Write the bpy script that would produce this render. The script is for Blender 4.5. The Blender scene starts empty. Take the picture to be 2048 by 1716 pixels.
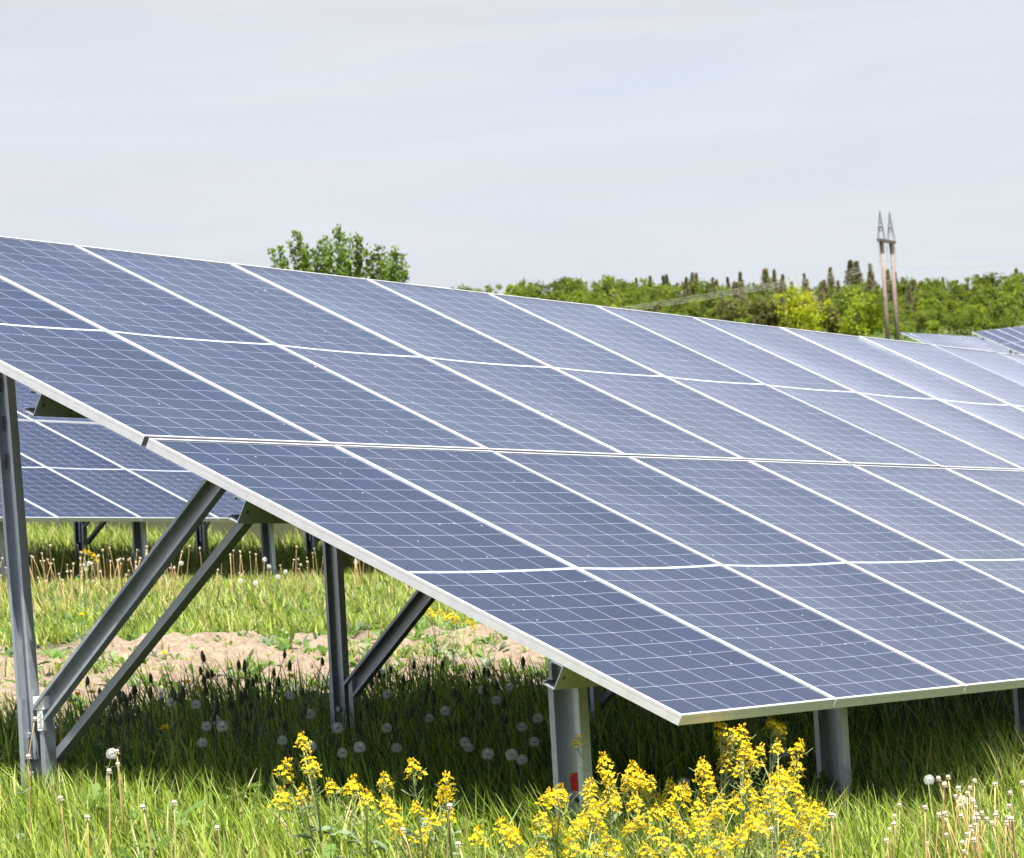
import bpy, math, random
import numpy as np
from mathutils import Vector, Matrix
R = math.radians
random.seed(7); rng = np.random.default_rng(7)
sc = bpy.context.scene
COL = sc.collection

# ---------------------------------------------------------------- camera
CF, CYAW, CPITCH, CROLL = 7249.88, R(61.59), R(3.32), R(-3.30)
CP = np.array([-9.74718, -4.74567, 0.25749])
cy, sy, cp, sp = math.cos(CYAW), math.sin(CYAW), math.cos(CPITCH), math.sin(CPITCH)
FW = np.array([sy*cp, cy*cp, sp]); _r = np.array([cy, -sy, 0.]); _u = np.cross(_r, FW)
RT = math.cos(CROLL)*_r + math.sin(CROLL)*_u
UP = -math.sin(CROLL)*_r + math.cos(CROLL)*_u
cam = bpy.data.cameras.new('camera'); camo = bpy.data.objects.new('camera', cam); COL.objects.link(camo)
cam.sensor_fit = 'HORIZONTAL'; cam.sensor_width = 36; cam.lens = CF/2048*36
cam.clip_start = .1; cam.clip_end = 9000
cam.dof.use_dof = True; cam.dof.focus_distance = 12.3; cam.dof.aperture_fstop = 18
M = Matrix.Identity(4)
for i in range(3):
    M[i][0], M[i][1], M[i][2], M[i][3] = RT[i], UP[i], -FW[i], CP[i]
camo.matrix_world = M
sc.camera = camo

# ---------------------------------------------------------------- light, sky, exposure
SUN = Vector((-.23, -.20, 1)).normalized()
sl = bpy.data.lights.new('sun', 'SUN'); so = bpy.data.objects.new('sun', sl); COL.objects.link(so)
sl.energy = 5.0; sl.angle = R(.53); sl.color = (1, .95, .87)
so.rotation_euler = SUN.to_track_quat('Z', 'Y').to_euler(); so.location = (0, 0, 30)
w = bpy.data.worlds.new('World'); sc.world = w; w.use_nodes = True
nt = w.node_tree; nt.nodes.clear()
def N(nt, typ, **kw):
    n = nt.nodes.new(typ)
    for k, v in kw.items():
        if k.startswith('i_'):
            key = k[2:]; key = int(key) if key.isdigit() else key.replace('_', ' ')
            n.inputs[key].default_value = v
        else: setattr(n, k, v)
    return n
def L(nt, a, b): nt.links.new(a, b)
sky = N(nt, 'ShaderNodeTexSky', sky_type='NISHITA', sun_disc=False, sun_elevation=math.asin(SUN.z),
        sun_rotation=math.atan2(SUN.x, SUN.y) % (2*math.pi), dust_density=3.0, air_density=1.0, altitude=200)
tc = N(nt, 'ShaderNodeTexCoord')
mp = N(nt, 'ShaderNodeMapping'); mp.inputs['Scale'].default_value = (1.6, 1.6, 14); mp.inputs['Rotation'].default_value = (R(7), R(-9), R(20))
L(nt, tc.outputs['Generated'], mp.inputs['Vector'])
nz = N(nt, 'ShaderNodeTexNoise', i_Scale=2.2, i_Detail=6, i_Roughness=.55, i_Distortion=.6); L(nt, mp.outputs[0], nz.inputs['Vector'])
rp = N(nt, 'ShaderNodeValToRGB'); rp.color_ramp.elements[0].position = .34; rp.color_ramp.elements[0].color = (.80,)*3+(1,)
rp.color_ramp.elements[1].position = .68; rp.color_ramp.elements[1].color = (.95,)*3+(1,); L(nt, nz.outputs[0], rp.inputs[0])
wl = N(nt, 'ShaderNodeMix', data_type='RGBA'); wl.inputs['A'].default_value = (2.72, 2.81, 3.02, 1); wl.inputs['B'].default_value = (2.98, 3.02, 3.14, 1)
mp2 = N(nt, 'ShaderNodeMapping'); mp2.inputs['Scale'].default_value = (3.0, 3.0, 26); mp2.inputs['Rotation'].default_value = (R(5), R(-6), R(48)); L(nt, tc.outputs['Generated'], mp2.inputs['Vector'])
nz2 = N(nt, 'ShaderNodeTexNoise', i_Scale=1.7, i_Detail=8, i_Roughness=.6, i_Distortion=1.1); L(nt, mp2.outputs[0], nz2.inputs['Vector'])
rp2 = N(nt, 'ShaderNodeValToRGB'); rp2.color_ramp.elements[0].position = .36; rp2.color_ramp.elements[1].position = .66; L(nt, nz2.outputs[0], rp2.inputs[0]); L(nt, rp2.outputs[0], wl.inputs['Factor'])
mx = N(nt, 'ShaderNodeMix', data_type='RGBA'); L(nt, wl.outputs['Result'], mx.inputs['B'])
sz_ = N(nt, 'ShaderNodeSeparateXYZ'); L(nt, tc.outputs['Generated'], sz_.inputs[0])
ve = N(nt, 'ShaderNodeMapRange', interpolation_type='SMOOTHSTEP'); L(nt, sz_.outputs[2], ve.inputs[0])
for k_, v_ in (('From Min', .20), ('From Max', .44), ('To Min', 1.0), ('To Max', .10)): ve.inputs[k_].default_value = v_
vm_ = N(nt, 'ShaderNodeMath', operation='MULTIPLY'); L(nt, rp.outputs[0], vm_.inputs[0]); L(nt, ve.outputs[0], vm_.inputs[1])
L(nt, vm_.outputs[0], mx.inputs['Factor']); L(nt, sky.outputs[0], mx.inputs['A'])
bg = N(nt, 'ShaderNodeBackground', i_Strength=.1); L(nt, mx.outputs['Result'], bg.inputs[0])
L(nt, bg.outputs[0], N(nt, 'ShaderNodeOutputWorld').inputs[0])
sc.view_settings.view_transform = 'Standard'; sc.view_settings.look = 'None'
sc.view_settings.exposure = 1.4; sc.view_settings.gamma = 1; sc.view_settings.use_curve_mapping = False
sc.render.engine = 'CYCLES'
cyc = sc.cycles
cyc.use_denoising = True; cyc.max_bounces = 8; cyc.diffuse_bounces = 4; cyc.glossy_bounces = 4
cyc.transmission_bounces = 6; cyc.transparent_max_bounces = 8; cyc.use_adaptive_sampling = True; cyc.adaptive_threshold = .015
cyc.caustics_reflective = False; cyc.caustics_refractive = False

# ---------------------------------------------------------------- helpers
def tag(o, label=None, cat=None, group=None, kind=None):
    for k, v in (('label', label), ('category', cat), ('group', group), ('kind', kind)):
        if v: o[k] = v
    return o
def empty(name, loc, label, cat, group=None, rot=(0, 0, 0)):
    o = bpy.data.objects.new(name, None); COL.objects.link(o); o.location = loc; o.rotation_euler = rot
    o.empty_display_size = .2
    return tag(o, label, cat, group)
def mk(name, verts, faces, mats, parent=None, smooth=False, mi=None, uv=None, loc=None, rot=None, col=None):
    me = bpy.data.meshes.new(name); me.from_pydata([tuple(v) for v in verts], [], [tuple(f) for f in faces])
    for m in (mats if isinstance(mats, (list, tuple)) else [mats]): me.materials.append(m)
    if mi is not None: me.polygons.foreach_set('material_index', np.asarray(mi, np.int32))
    if smooth: me.polygons.foreach_set('use_smooth', np.ones(len(me.polygons), bool))
    if uv is not None:
        l = me.uv_layers.new(name='UVMap'); vi = np.zeros(len(me.loops), np.int32); me.loops.foreach_get('vertex_index', vi)
        l.data.foreach_set('uv', np.asarray(uv, np.float32)[vi].ravel())
    if col is not None:
        a = me.color_attributes.new('tint', 'FLOAT_COLOR', 'POINT'); a.data.foreach_set('color', np.asarray(col, np.float32).ravel())
    me.update()
    o = bpy.data.objects.new(name, me); COL.objects.link(o)
    if parent: o.parent = parent
    if loc is not None: o.location = loc
    if rot is not None: o.rotation_euler = rot
    return o
def quads(name, V, mats, parent=None, col=None, smooth=False):
    """V: (n,k,4,3) or (n,4,3) array of separate quads -> one mesh, fast"""
    V = np.asarray(V, np.float32).reshape(-1, 4, 3); n = len(V)
    return idxmesh(name, V.reshape(-1, 3), np.arange(n*4, dtype=np.int32).reshape(-1, 4), mats, parent, col, smooth)
def idxmesh(name, P, Q, mats, parent=None, col=None, smooth=False):
    me = bpy.data.meshes.new(name); nv = len(P); nf = len(Q)
    me.vertices.add(nv); me.vertices.foreach_set('co', np.asarray(P, np.float32).ravel())
    me.loops.add(nf*4); me.loops.foreach_set('vertex_index', np.asarray(Q, np.int32).ravel())
    me.polygons.add(nf); me.polygons.foreach_set('loop_start', np.arange(0, nf*4, 4, dtype=np.int32))
    if smooth: me.polygons.foreach_set('use_smooth', np.ones(nf, bool))
    for m in (mats if isinstance(mats, (list, tuple)) else [mats]): me.materials.append(m)
    if col is not None:
        a = me.color_attributes.new('tint', 'FLOAT_COLOR', 'POINT'); a.data.foreach_set('color', np.asarray(col, np.float32).ravel())
    me.update(calc_edges=True); me.validate()
    o = bpy.data.objects.new(name, me); COL.objects.link(o)
    if parent: o.parent = parent
    return o
class MB:
    def __init__(s): s.v = []; s.f = []; s.m = []
    def add(s, v, f, m=0):
        b = len(s.v); s.v += [tuple(map(float, p)) for p in v]; s.f += [tuple(i+b for i in q) for q in f]; s.m += [m]*len(f)
    def box(s, a, b, m=0):
        (x0, y0, z0), (x1, y1, z1) = a, b
        v = [(x, y, z) for z in (z0, z1) for y in (y0, y1) for x in (x0, x1)]
        s.add(v, [(0, 2, 3, 1), (4, 5, 7, 6), (0, 1, 5, 4), (2, 6, 7, 3), (0, 4, 6, 2), (1, 3, 7, 5)], m)
    def sweep(s, prof, a, b, ex, ey, m=0):
        """closed profile (px,py) carried from point a to b; ex, ey span the section"""
        a, b, ex, ey = map(np.asarray, (a, b, ex, ey)); n = len(prof)
        v = [q + ex*px + ey*py for q in (a, b) for px, py in prof]
        f = [(i, (i+1) % n, n+(i+1) % n, n+i) for i in range(n)]
        s.add(v, f + [tuple(range(n-1, -1, -1)), tuple(range(n, 2*n))], m)
    def tube(s, pts, rad, k=6, m=0):
        pts = [np.asarray(p, float) for p in pts]; rad = rad if hasattr(rad, '__len__') else [rad]*len(pts)
        b = []; n = len(pts); ref = None
        for i, p in enumerate(pts):
            t = pts[min(i+1, n-1)] - pts[max(i-1, 0)]; t = t/(np.linalg.norm(t)+1e-9)
            if ref is None: ref = np.array([1, 0, 0]) if abs(t[0]) < .8 else np.array([0, 1, 0])
            e1 = np.cross(t, ref); e1 /= np.linalg.norm(e1)+1e-9; e2 = np.cross(t, e1); ref = np.cross(e1, t)
            b += [p + rad[i]*(e1*math.cos(2*math.pi*j/k) + e2*math.sin(2*math.pi*j/k)) for j in range(k)]
        f = [(i*k+j, i*k+(j+1) % k, (i+1)*k+(j+1) % k, (i+1)*k+j) for i in range(n-1) for j in range(k)]
        s.add(b, f + [tuple(range(k-1, -1, -1)), tuple((n-1)*k+j for j in range(k))], m)
    def build(s, name, mats, parent=None, smooth=False, **kw):
        return mk(name, s.v, s.f, mats, parent, smooth, s.m, **kw)
def cprof(wd, dp, t, lip):
    """C channel: web along y (0..wd) at x=0, flanges to +x (dp), lips back inwards"""
    return [(0, 0), (dp, 0), (dp, lip), (dp-t, lip), (dp-t, t), (t, t), (t, wd-t), (dp-t, wd-t), (dp-t, wd-lip), (dp, wd-lip), (dp, wd), (0, wd)]
def ray(px, py): return FW + RT*((px-1024)/CF) - UP*((py-858)/CF)
def at(px, py, t): return CP + t*ray(px, py)

# ---------------------------------------------------------------- materials
def mat(name):
    m = bpy.data.materials.new(name); m.use_nodes = True; nt = m.node_tree
    return m, nt, nt.nodes['Principled BSDF'], nt.nodes['Material Output']
def Mth(nt, op, a, b=None, c=None, clamp=False):
    n = nt.nodes.new('ShaderNodeMath'); n.operation = op; n.use_clamp = clamp
    for i, x in enumerate((a, b, c)):
        if x is None: continue
        if isinstance(x, (int, float)): n.inputs[i].default_value = x
        else: nt.links.new(x, n.inputs[i])
    return n.outputs[0]
def mixc(nt, fac, a, b):
    n = nt.nodes.new('ShaderNodeMix'); n.data_type = 'RGBA'
    for k, x in (('Factor', fac), ('A', a), ('B', b)):
        if isinstance(x, (int, float)): n.inputs[k].default_value = x
        elif isinstance(x, tuple): n.inputs[k].default_value = x+(1,) if len(x) == 3 else x
        else: nt.links.new(x, n.inputs[k])
    return n.outputs['Result']
def noise(nt, scale, detail=4, rough=.5, vec=None, coord='Object', stretch=None):
    if vec is None:
        vec = N(nt, 'ShaderNodeTexCoord').outputs[coord]
    if stretch:
        mp = N(nt, 'ShaderNodeMapping'); mp.inputs['Scale'].default_value = stretch; L(nt, vec, mp.inputs[0]); vec = mp.outputs[0]
    n = N(nt, 'ShaderNodeTexNoise', i_Scale=scale, i_Detail=detail, i_Roughness=rough); L(nt, vec, n.inputs['Vector'])
    return n.outputs['Fac']
def ramp(nt, f, stops):
    n = N(nt, 'ShaderNodeValToRGB'); e = n.color_ramp.elements
    while len(e) < len(stops): e.new(.5)
    for el, (p, c) in zip(e, stops): el.position = p; el.color = (c+(1,)) if isinstance(c, tuple) else (c, c, c, 1)
    L(nt, f, n.inputs[0]); return n.outputs[0]

def leafmat(name, base, trans=None, tint=False, var=.25, tw=.45, rough=.55, spec=.3, objvar=0.):
    m, nt, p, out = mat(name); nt.nodes.remove(p)
    trans = trans or tuple(min(1, c*1.25) for c in base)
    if tint:
        a = N(nt, 'ShaderNodeAttribute', attribute_name='tint').outputs['Color']
        cb = N(nt, 'ShaderNodeMix', data_type='RGBA', blend_type='MULTIPLY'); cb.inputs['Factor'].default_value = 1
        L(nt, a, cb.inputs['A']); cb.inputs['B'].default_value = base+(1,); cb = cb.outputs['Result']
        ct = N(nt, 'ShaderNodeMix', data_type='RGBA', blend_type='MULTIPLY'); ct.inputs['Factor'].default_value = 1
        L(nt, a, ct.inputs['A']); ct.inputs['B'].default_value = trans+(1,); ct = ct.outputs['Result']
    else:
        f = ramp(nt, noise(nt, 3.1, 3), [(.3, 1-var), (.7, 1+var)])
        if objvar:
            rnd = N(nt, 'ShaderNodeObjectInfo').outputs['Random']
            sc_ = Mth(nt, 'MULTIPLY_ADD', rnd, 2*objvar, 1-objvar); f = Mth(nt, 'MULTIPLY', f, sc_)
        def mul(c):
            v = N(nt, 'ShaderNodeVectorMath', operation='SCALE'); v.inputs[0].default_value = c; L(nt, f, v.inputs['Scale']); return v.outputs[0]
        cb, ct = mul(base), mul(trans)
    d = N(nt, 'ShaderNodeBsdfPrincipled'); d.inputs['Roughness'].default_value = rough; d.inputs['Specular IOR Level'].default_value = spec
    L(nt, cb, d.inputs['Base Color'])
    t = N(nt, 'ShaderNodeBsdfTranslucent'); L(nt, ct, t.inputs[0])
    mxs = N(nt, 'ShaderNodeMixShader'); mxs.inputs[0].default_value = tw
    L(nt, d.outputs[0], mxs.inputs[1]); L(nt, t.outputs[0], mxs.inputs[2]); L(nt, mxs.outputs[0], out.inputs[0])
    return m
def plain(name, col, rough=.6, metal=0., var=.15, scale=8., bump=0., spec=.5):
    m, nt, p, out = mat(name)
    f = noise(nt, scale, 5)
    c = ramp(nt, f, [(.3, tuple(x*(1-var) for x in col)), (.7, tuple(min(1, x*(1+var)) for x in col))])
    L(nt, c, p.inputs['Base Color']); p.inputs['Metallic'].default_value = metal; p.inputs['Specular IOR Level'].default_value = spec
    L(nt, Mth(nt, 'MULTIPLY_ADD', f, .2, rough-.1), p.inputs['Roughness'])
    if bump:
        b = N(nt, 'ShaderNodeBump', i_Strength=bump, i_Distance=.02); L(nt, noise(nt, scale*3, 6), b.inputs['Height']); L(nt, b.outputs[0], p.inputs['Normal'])
    return m

# solar cells: UV in metres measured from the frame's inner corner
def cellmat(simple=False):
    m, nt, p, out = mat('solar_cells')
    uv = N(nt, 'ShaderNodeTexCoord').outputs['UV']
    sx = N(nt, 'ShaderNodeSeparateXYZ'); L(nt, uv, sx.inputs[0]); u, v = sx.outputs[0], sx.outputs[1]
    uc = Mth(nt, 'DIVIDE', Mth(nt, 'SUBTRACT', u, .00275), .1876)
    fu = Mth(nt, 'FRACT', uc); du = Mth(nt, 'MINIMUM', fu, Mth(nt, 'SUBTRACT', 1, fu))
    lu = Mth(nt, 'LESS_THAN', du, .0011/.1876)
    vm = Mth(nt, 'ABSOLUTE', Mth(nt, 'SUBTRACT', v, 1.0395))
    vc = Mth(nt, 'DIVIDE', Mth(nt, 'SUBTRACT', vm, .0065), .0938)
    fv = Mth(nt, 'FRACT', vc); dv = Mth(nt, 'MINIMUM', fv, Mth(nt, 'SUBTRACT', 1, fv))
    lv = Mth(nt, 'LESS_THAN', dv, .00055/.0938)
    mid = Mth(nt, 'LESS_THAN', vm, .0065)
    ed = Mth(nt, 'MAXIMUM', Mth(nt, 'LESS_THAN', u, .002), Mth(nt, 'GREATER_THAN', u, 1.1295))
    ed = Mth(nt, 'MAXIMUM', ed, Mth(nt, 'GREATER_THAN', vm, 1.0368))
    line = Mth(nt, 'MAXIMUM', Mth(nt, 'MAXIMUM', lu, lv), Mth(nt, 'MAXIMUM', mid, ed))
    fb = Mth(nt, 'FRACT', Mth(nt, 'MULTIPLY', uc, 10)); bus = Mth(nt, 'LESS_THAN', fb, .045)
    # per-cell tone
    cid = N(nt, 'ShaderNodeCombineXYZ'); L(nt, Mth(nt, 'FLOOR', uc), cid.inputs[0]); L(nt, Mth(nt, 'FLOOR', Mth(nt, 'DIVIDE', v, .0929)), cid.inputs[1])
    L(nt, Mth(nt, 'MULTIPLY', N(nt, 'ShaderNodeObjectInfo').outputs['Random'], 97), cid.inputs[2])
    wn = N(nt, 'ShaderNodeTexWhiteNoise'); L(nt, cid.outputs[0], wn.inputs[0])
    cell = mixc(nt, wn.outputs['Value'], (.0025, .0055, .020), (.004, .0085, .029))
    cell = mixc(nt, Mth(nt, 'MULTIPLY', bus, .25), cell, (.25, .27, .33))
    c = mixc(nt, line, cell, (.44, .46, .52))
    # uneven dust, pale grazing glare painted into the colour, and droppings / seeds
    ob = N(nt, 'ShaderNodeTexCoord').outputs['Object']
    off = N(nt, 'ShaderNodeVectorMath', operation='ADD'); L(nt, ob, off.inputs[0])
    rv = N(nt, 'ShaderNodeCombineXYZ'); rr = N(nt, 'ShaderNodeObjectInfo').outputs['Random']
    L(nt, Mth(nt, 'MULTIPLY', rr, 53), rv.inputs[0]); L(nt, Mth(nt, 'MULTIPLY', rr, 31), rv.inputs[1]); L(nt, rv.outputs[0], off.inputs[1])
    vec = off.outputs[0]
    d1 = noise(nt, 1.6, 5, .6, vec); d2 = noise(nt, 60, 3, .6, vec)
    dust = Mth(nt, 'MULTIPLY_ADD', ramp(nt, d1, [(.35, 0.), (.75, 1.)]), .006, Mth(nt, 'MULTIPLY', d2, .006))
    geo = N(nt, 'ShaderNodeNewGeometry'); dt = N(nt, 'ShaderNodeVectorMath', operation='DOT_PRODUCT')
    L(nt, geo.outputs['Incoming'], dt.inputs[0]); L(nt, geo.outputs['Normal'], dt.inputs[1])
    cosv = Mth(nt, 'MAXIMUM', Mth(nt, 'ABSOLUTE', dt.outputs['Value']), .03)
    tau = Mth(nt, 'MULTIPLY', Mth(nt, 'ADD', dust, .0056), 1.0)
    dust_glare = Mth(nt, 'SUBTRACT', 1, Mth(nt, 'EXPONENT', Mth(nt, 'DIVIDE', Mth(nt, 'MULTIPLY', tau, -.9), Mth(nt, 'MULTIPLY_ADD', Mth(nt, 'POWER', cosv, 3.), 25., .004))), clamp=True)
    c = mixc(nt, dust_glare, c, (.36, .40, .50))  # bluish pale colour paints sky haze that grows towards grazing view
    def specks(scale, thr, rad):
        vo = N(nt, 'ShaderNodeTexVoronoi', i_Scale=scale); L(nt, vec, vo.inputs['Vector'])
        s = N(nt, 'ShaderNodeSeparateColor'); L(nt, vo.outputs['Color'], s.inputs[0])
        return Mth(nt, 'MULTIPLY', Mth(nt, 'LESS_THAN', vo.outputs['Distance'], rad), Mth(nt, 'GREATER_THAN', s.outputs[0], thr))
    spk = Mth(nt, 'MAXIMUM', specks(11, .955, .055), specks(28, .95, .09))
    c = mixc(nt, Mth(nt, 'MULTIPLY', spk, .8), c, (.72, .70, .66))
    L(nt, c, p.inputs['Base Color'])
    p.inputs['IOR'].default_value = 1.165
    L(nt, Mth(nt, 'MULTIPLY_ADD', d1, .14, .12), p.inputs['Roughness'])
    p.inputs['Specular IOR Level'].default_value = .5
    b = N(nt, 'ShaderNodeBump', i_Strength=.08, i_Distance=.002); L(nt, noise(nt, 260, 2, .5, vec), b.inputs['Height']); L(nt, b.outputs[0], p.inputs['Normal'])
    return m
CELL = cellmat()
BACK = plain('white_backsheet', (.62, .63, .64), .5)
ALU = plain('anodised_aluminium', (.66, .665, .68), .42, .4, .05, 30)
def steel():
    m, nt, p, out = mat('galvanised_steel')
    n1 = noise(nt, 4, 5, .6, stretch=(1, 1, .15)); n2 = noise(nt, 42, 3)
    f = Mth(nt, 'MULTIPLY_ADD', n2, .35, Mth(nt, 'MULTIPLY', n1, .65))
    L(nt, ramp(nt, f, [(.3, (.29, .325, .375)), (.7, (.50, .545, .60))]), p.inputs['Base Color'])
    p.inputs['Metallic'].default_value = .6; L(nt, Mth(nt, 'MULTIPLY_ADD', f, .3, .28), p.inputs['Roughness'])
    return m
STEEL = steel()
LABELW = plain('white_sticker', (.78, .78, .74), .5)
RED = plain('red_tape', (.55, .012, .012), .5, 0, .08)
GAP_SHADE = plain('gap_shade_black', (.02, .02, .025), .8, 0, .1)  # black standing in for the shade between upper and lower panels
INK = plain('ink', (.04, .04, .045), .6)
SOILM = None

# ---------------------------------------------------------------- terrain
def hnoise(x, y):
    return (.5*np.sin(2.1*x+1.3*y+.5)+.35*np.sin(3.7*x-2.9*y+1.1)+.3*np.sin(6.3*x+5.1*y+2.)*np.sin(1.7*y-4.4*x))
def terrain(x, y, detail=True):
    x = np.asarray(x, float); y = np.asarray(y, float)
    z = np.where(y < -3, -.94+.07*(np.maximum(y, -60)+3), np.where(y < 2.5, -.52+.14*y, -.17+.108*(np.minimum(y, 40)-2.5)))
    z = z + .09*np.clip(y-40, 0, 1500)
    z = z + .05*np.clip(x-70, 0, 1500)
    D = np.hypot(x+9.7, y+4.7); yaw = np.degrees(np.arctan2(x+9.7, y+4.7))
    z = z + .02*np.clip(D-640, 0, 320)*np.clip((yaw-59)/2, 0, 1)
    if detail: z = z + .018*hnoise(x, y)*np.clip(1-D/120, 0, 1)
    return z
def tz(x, y): return float(terrain(x, y))

def ground():
    def axis(lo, hi, segs):
        a = [np.arange(s, e, st) for s, e, st in segs]
        a = np.concatenate([lo]+a+[hi]); return np.unique(a)
    far = np.geomspace(30, 3200, 42)
    xs = axis(-far[::-1]-2, far+4, [(-30, -4, 1.2), (-4, 13, .06), (13, 34, .45)])
    ys = axis(-far[::-1], far, [(-30, -3, 1.2), (-3, 4.2, .15), (4.2, 7.8, .035), (7.8, 30, .4)])
    X, Y = np.meshgrid(xs, ys); Z = terrain(X, Y)
    # crumbly soil along the bare strip
    strip = np.clip((Y-4.3)/.4, 0, 1)*np.clip((7.7-Y)/.5, 0, 1)*np.clip((14-X)/2, 0, 1)*np.clip((X+3)/1, 0, 1)
    rn = rng.normal(size=X.shape)
    k = rn.copy()
    for ax in (0, 1): k = (k+np.roll(k, 1, ax)+np.roll(k, -1, ax))/1.7
    k2 = rng.normal(size=(X.shape[0]//6+2, X.shape[1]//6+2)); k2 = np.kron(k2, np.ones((6, 6)))[:X.shape[0], :X.shape[1]]
    for ax in (0, 1): k2 = (k2+np.roll(k2, 2, ax)+np.roll(k2, -2, ax))/2.2
    Z += strip*(.015*np.clip(k, -3, 3)+.022*np.clip(k2, -2.5, 2.5))
    nx, ny = len(xs), len(ys); i = np.arange(ny-1)[:, None]*nx+np.arange(nx-1)[None]
    Q = np.stack([i, i+1, i+nx+1, i+nx], -1).reshape(-1, 4)
    m, nt, p, out = mat('ground_soil')
    ge = N(nt, 'ShaderNodeTexCoord').outputs['Object']; s = N(nt, 'ShaderNodeSeparateXYZ'); L(nt, ge, s.inputs[0])
    n1 = noise(nt, 1.3, 5, .6, ge); n2 = noise(nt, 22, 6, .65, ge); n3 = noise(nt, .02, 4, .6, ge)
    yy = Mth(nt, 'ADD', s.outputs[1], Mth(nt, 'MULTIPLY_ADD', n1, 1.6, -.8))
    st = Mth(nt, 'MULTIPLY', Mth(nt, 'MULTIPLY', Mth(nt, 'SUBTRACT', yy, 3.6), 2.5, clamp=True), Mth(nt, 'MULTIPLY', Mth(nt, 'SUBTRACT', 7.6, yy), 2.5, clamp=True), clamp=True)
    soil = ramp(nt, n2, [(.3, (.13, .095, .065)), (.55, (.245, .19, .14)), (.75, (.31, .25, .19))])
    turf = ramp(nt, n2, [(.35, (.018, .018, .008)), (.7, (.04, .045, .014))])
    fld = ramp(nt, n3, [(.4, (.05, .075, .018)), (.65, (.09, .11, .03))])
    near = Mth(nt, 'LESS_THAN', s.outputs[0], 45.)
    c = mixc(nt, st, turf, soil); c = mixc(nt, near, fld, c)
    L(nt, c, p.inputs['Base Color']); p.inputs['Roughness'].default_value = .95; p.inputs['Specular IOR Level'].default_value = .1
    b = N(nt, 'ShaderNodeBump', i_Strength=.7, i_Distance=.02); L(nt, noise(nt, 60, 6, .7, ge), b.inputs['Height']); L(nt, b.outputs[0], p.inputs['Normal'])
    o = idxmesh('ground', np.stack([X, Y, Z], -1).reshape(-1, 3), Q, m, smooth=True)
    tag(o, kind='structure')
ground()

# ---------------------------------------------------------------- solar arrays
TH = R(27.64); CT, ST = math.cos(TH), math.sin(TH); MW, ML, PW, PL = 1.1475, 2.095, 1.154, 2.114
def panel_meshes(sag):
    prof = [(0, -.0015), (.0012, 0), (.008, 0), (.008, -.003), (.0025, -.003), (.0025, -.033), (.028, -.033), (.028, -.035), (0, -.035), (0, -.0145), (.0012, -.014), (.0012, -.0125), (0, -.012)]
    V, F = [], []; n = len(prof)
    for d, z in prof: V += [(d, d, z), (MW-d, d, z), (MW-d, ML-d, z), (d, ML-d, z)]
    for i in range(n):
        j = (i+1) % n
        for k in range(4): F.append((i*4+k, i*4+(k+1) % 4, j*4+(k+1) % 4, j*4+k))
    fr = bpy.data.meshes.new('frame'); fr.from_pydata(V, [], F); fr.materials.append(ALU); fr.update()
    nx, ny = 14, 22; xs = np.linspace(.0072, MW-.0072, nx); ys = np.linspace(.0072, ML-.0072, ny)
    X, Y = np.meshgrid(xs, ys); a = 2*X/MW-1; b = 2*Y/ML-1
    Z = -.0045-sag*(1-a**2)*(1-b**4)
    P = np.stack([X, Y, Z], -1).reshape(-1, 3); i = np.arange(ny-1)[:, None]*nx+np.arange(nx-1)[None]
    Q = np.stack([i, i+1, i+nx+1, i+nx], -1).reshape(-1, 4)
    P2 = P-np.array([0, 0, .006]); Q2 = Q[:, ::-1]+len(P)
    me = bpy.data.meshes.new('solar_panel'); me.from_pydata(np.vstack([P, P2]).tolist(), [], np.vstack([Q, Q2]).tolist())
    me.materials.append(CELL); me.materials.append(BACK)
    me.polygons.foreach_set('material_index', np.r_[np.zeros(len(Q)), np.ones(len(Q))].astype(np.int32))
    me.polygons.foreach_set('use_smooth', np.ones(2*len(Q), bool))
    l = me.uv_layers.new(name='UVMap'); vi = np.zeros(len(me.loops), np.int32); me.loops.foreach_get('vertex_index', vi)
    UVs = np.vstack([P, P2])[:, :2]-.008; l.data.foreach_set('uv', UVs[vi].astype(np.float32).ravel()); me.update()
    return me, fr
PANELS = [panel_meshes(s) for s in (.005, .006, .007)]
def slope(v, n, x=0.): return np.array([x, v*CT-n*ST, v*ST+n*CT])
FX = .16        # first frame, metres from the row's end
def c_section(x, ysouth, w, d, t, lip): # post section: web on far (+x) side of profile, opening to -x
    return [(x+d-px, ysouth+py) for px, py in cprof(w, d, t, lip)]
def obj(name, me, parent, loc=(0, 0, 0), rot=(0, 0, 0)):
    o = bpy.data.objects.new(name, me); COL.objects.link(o); o.parent = parent; o.location = loc; o.rotation_euler = rot; return o
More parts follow.
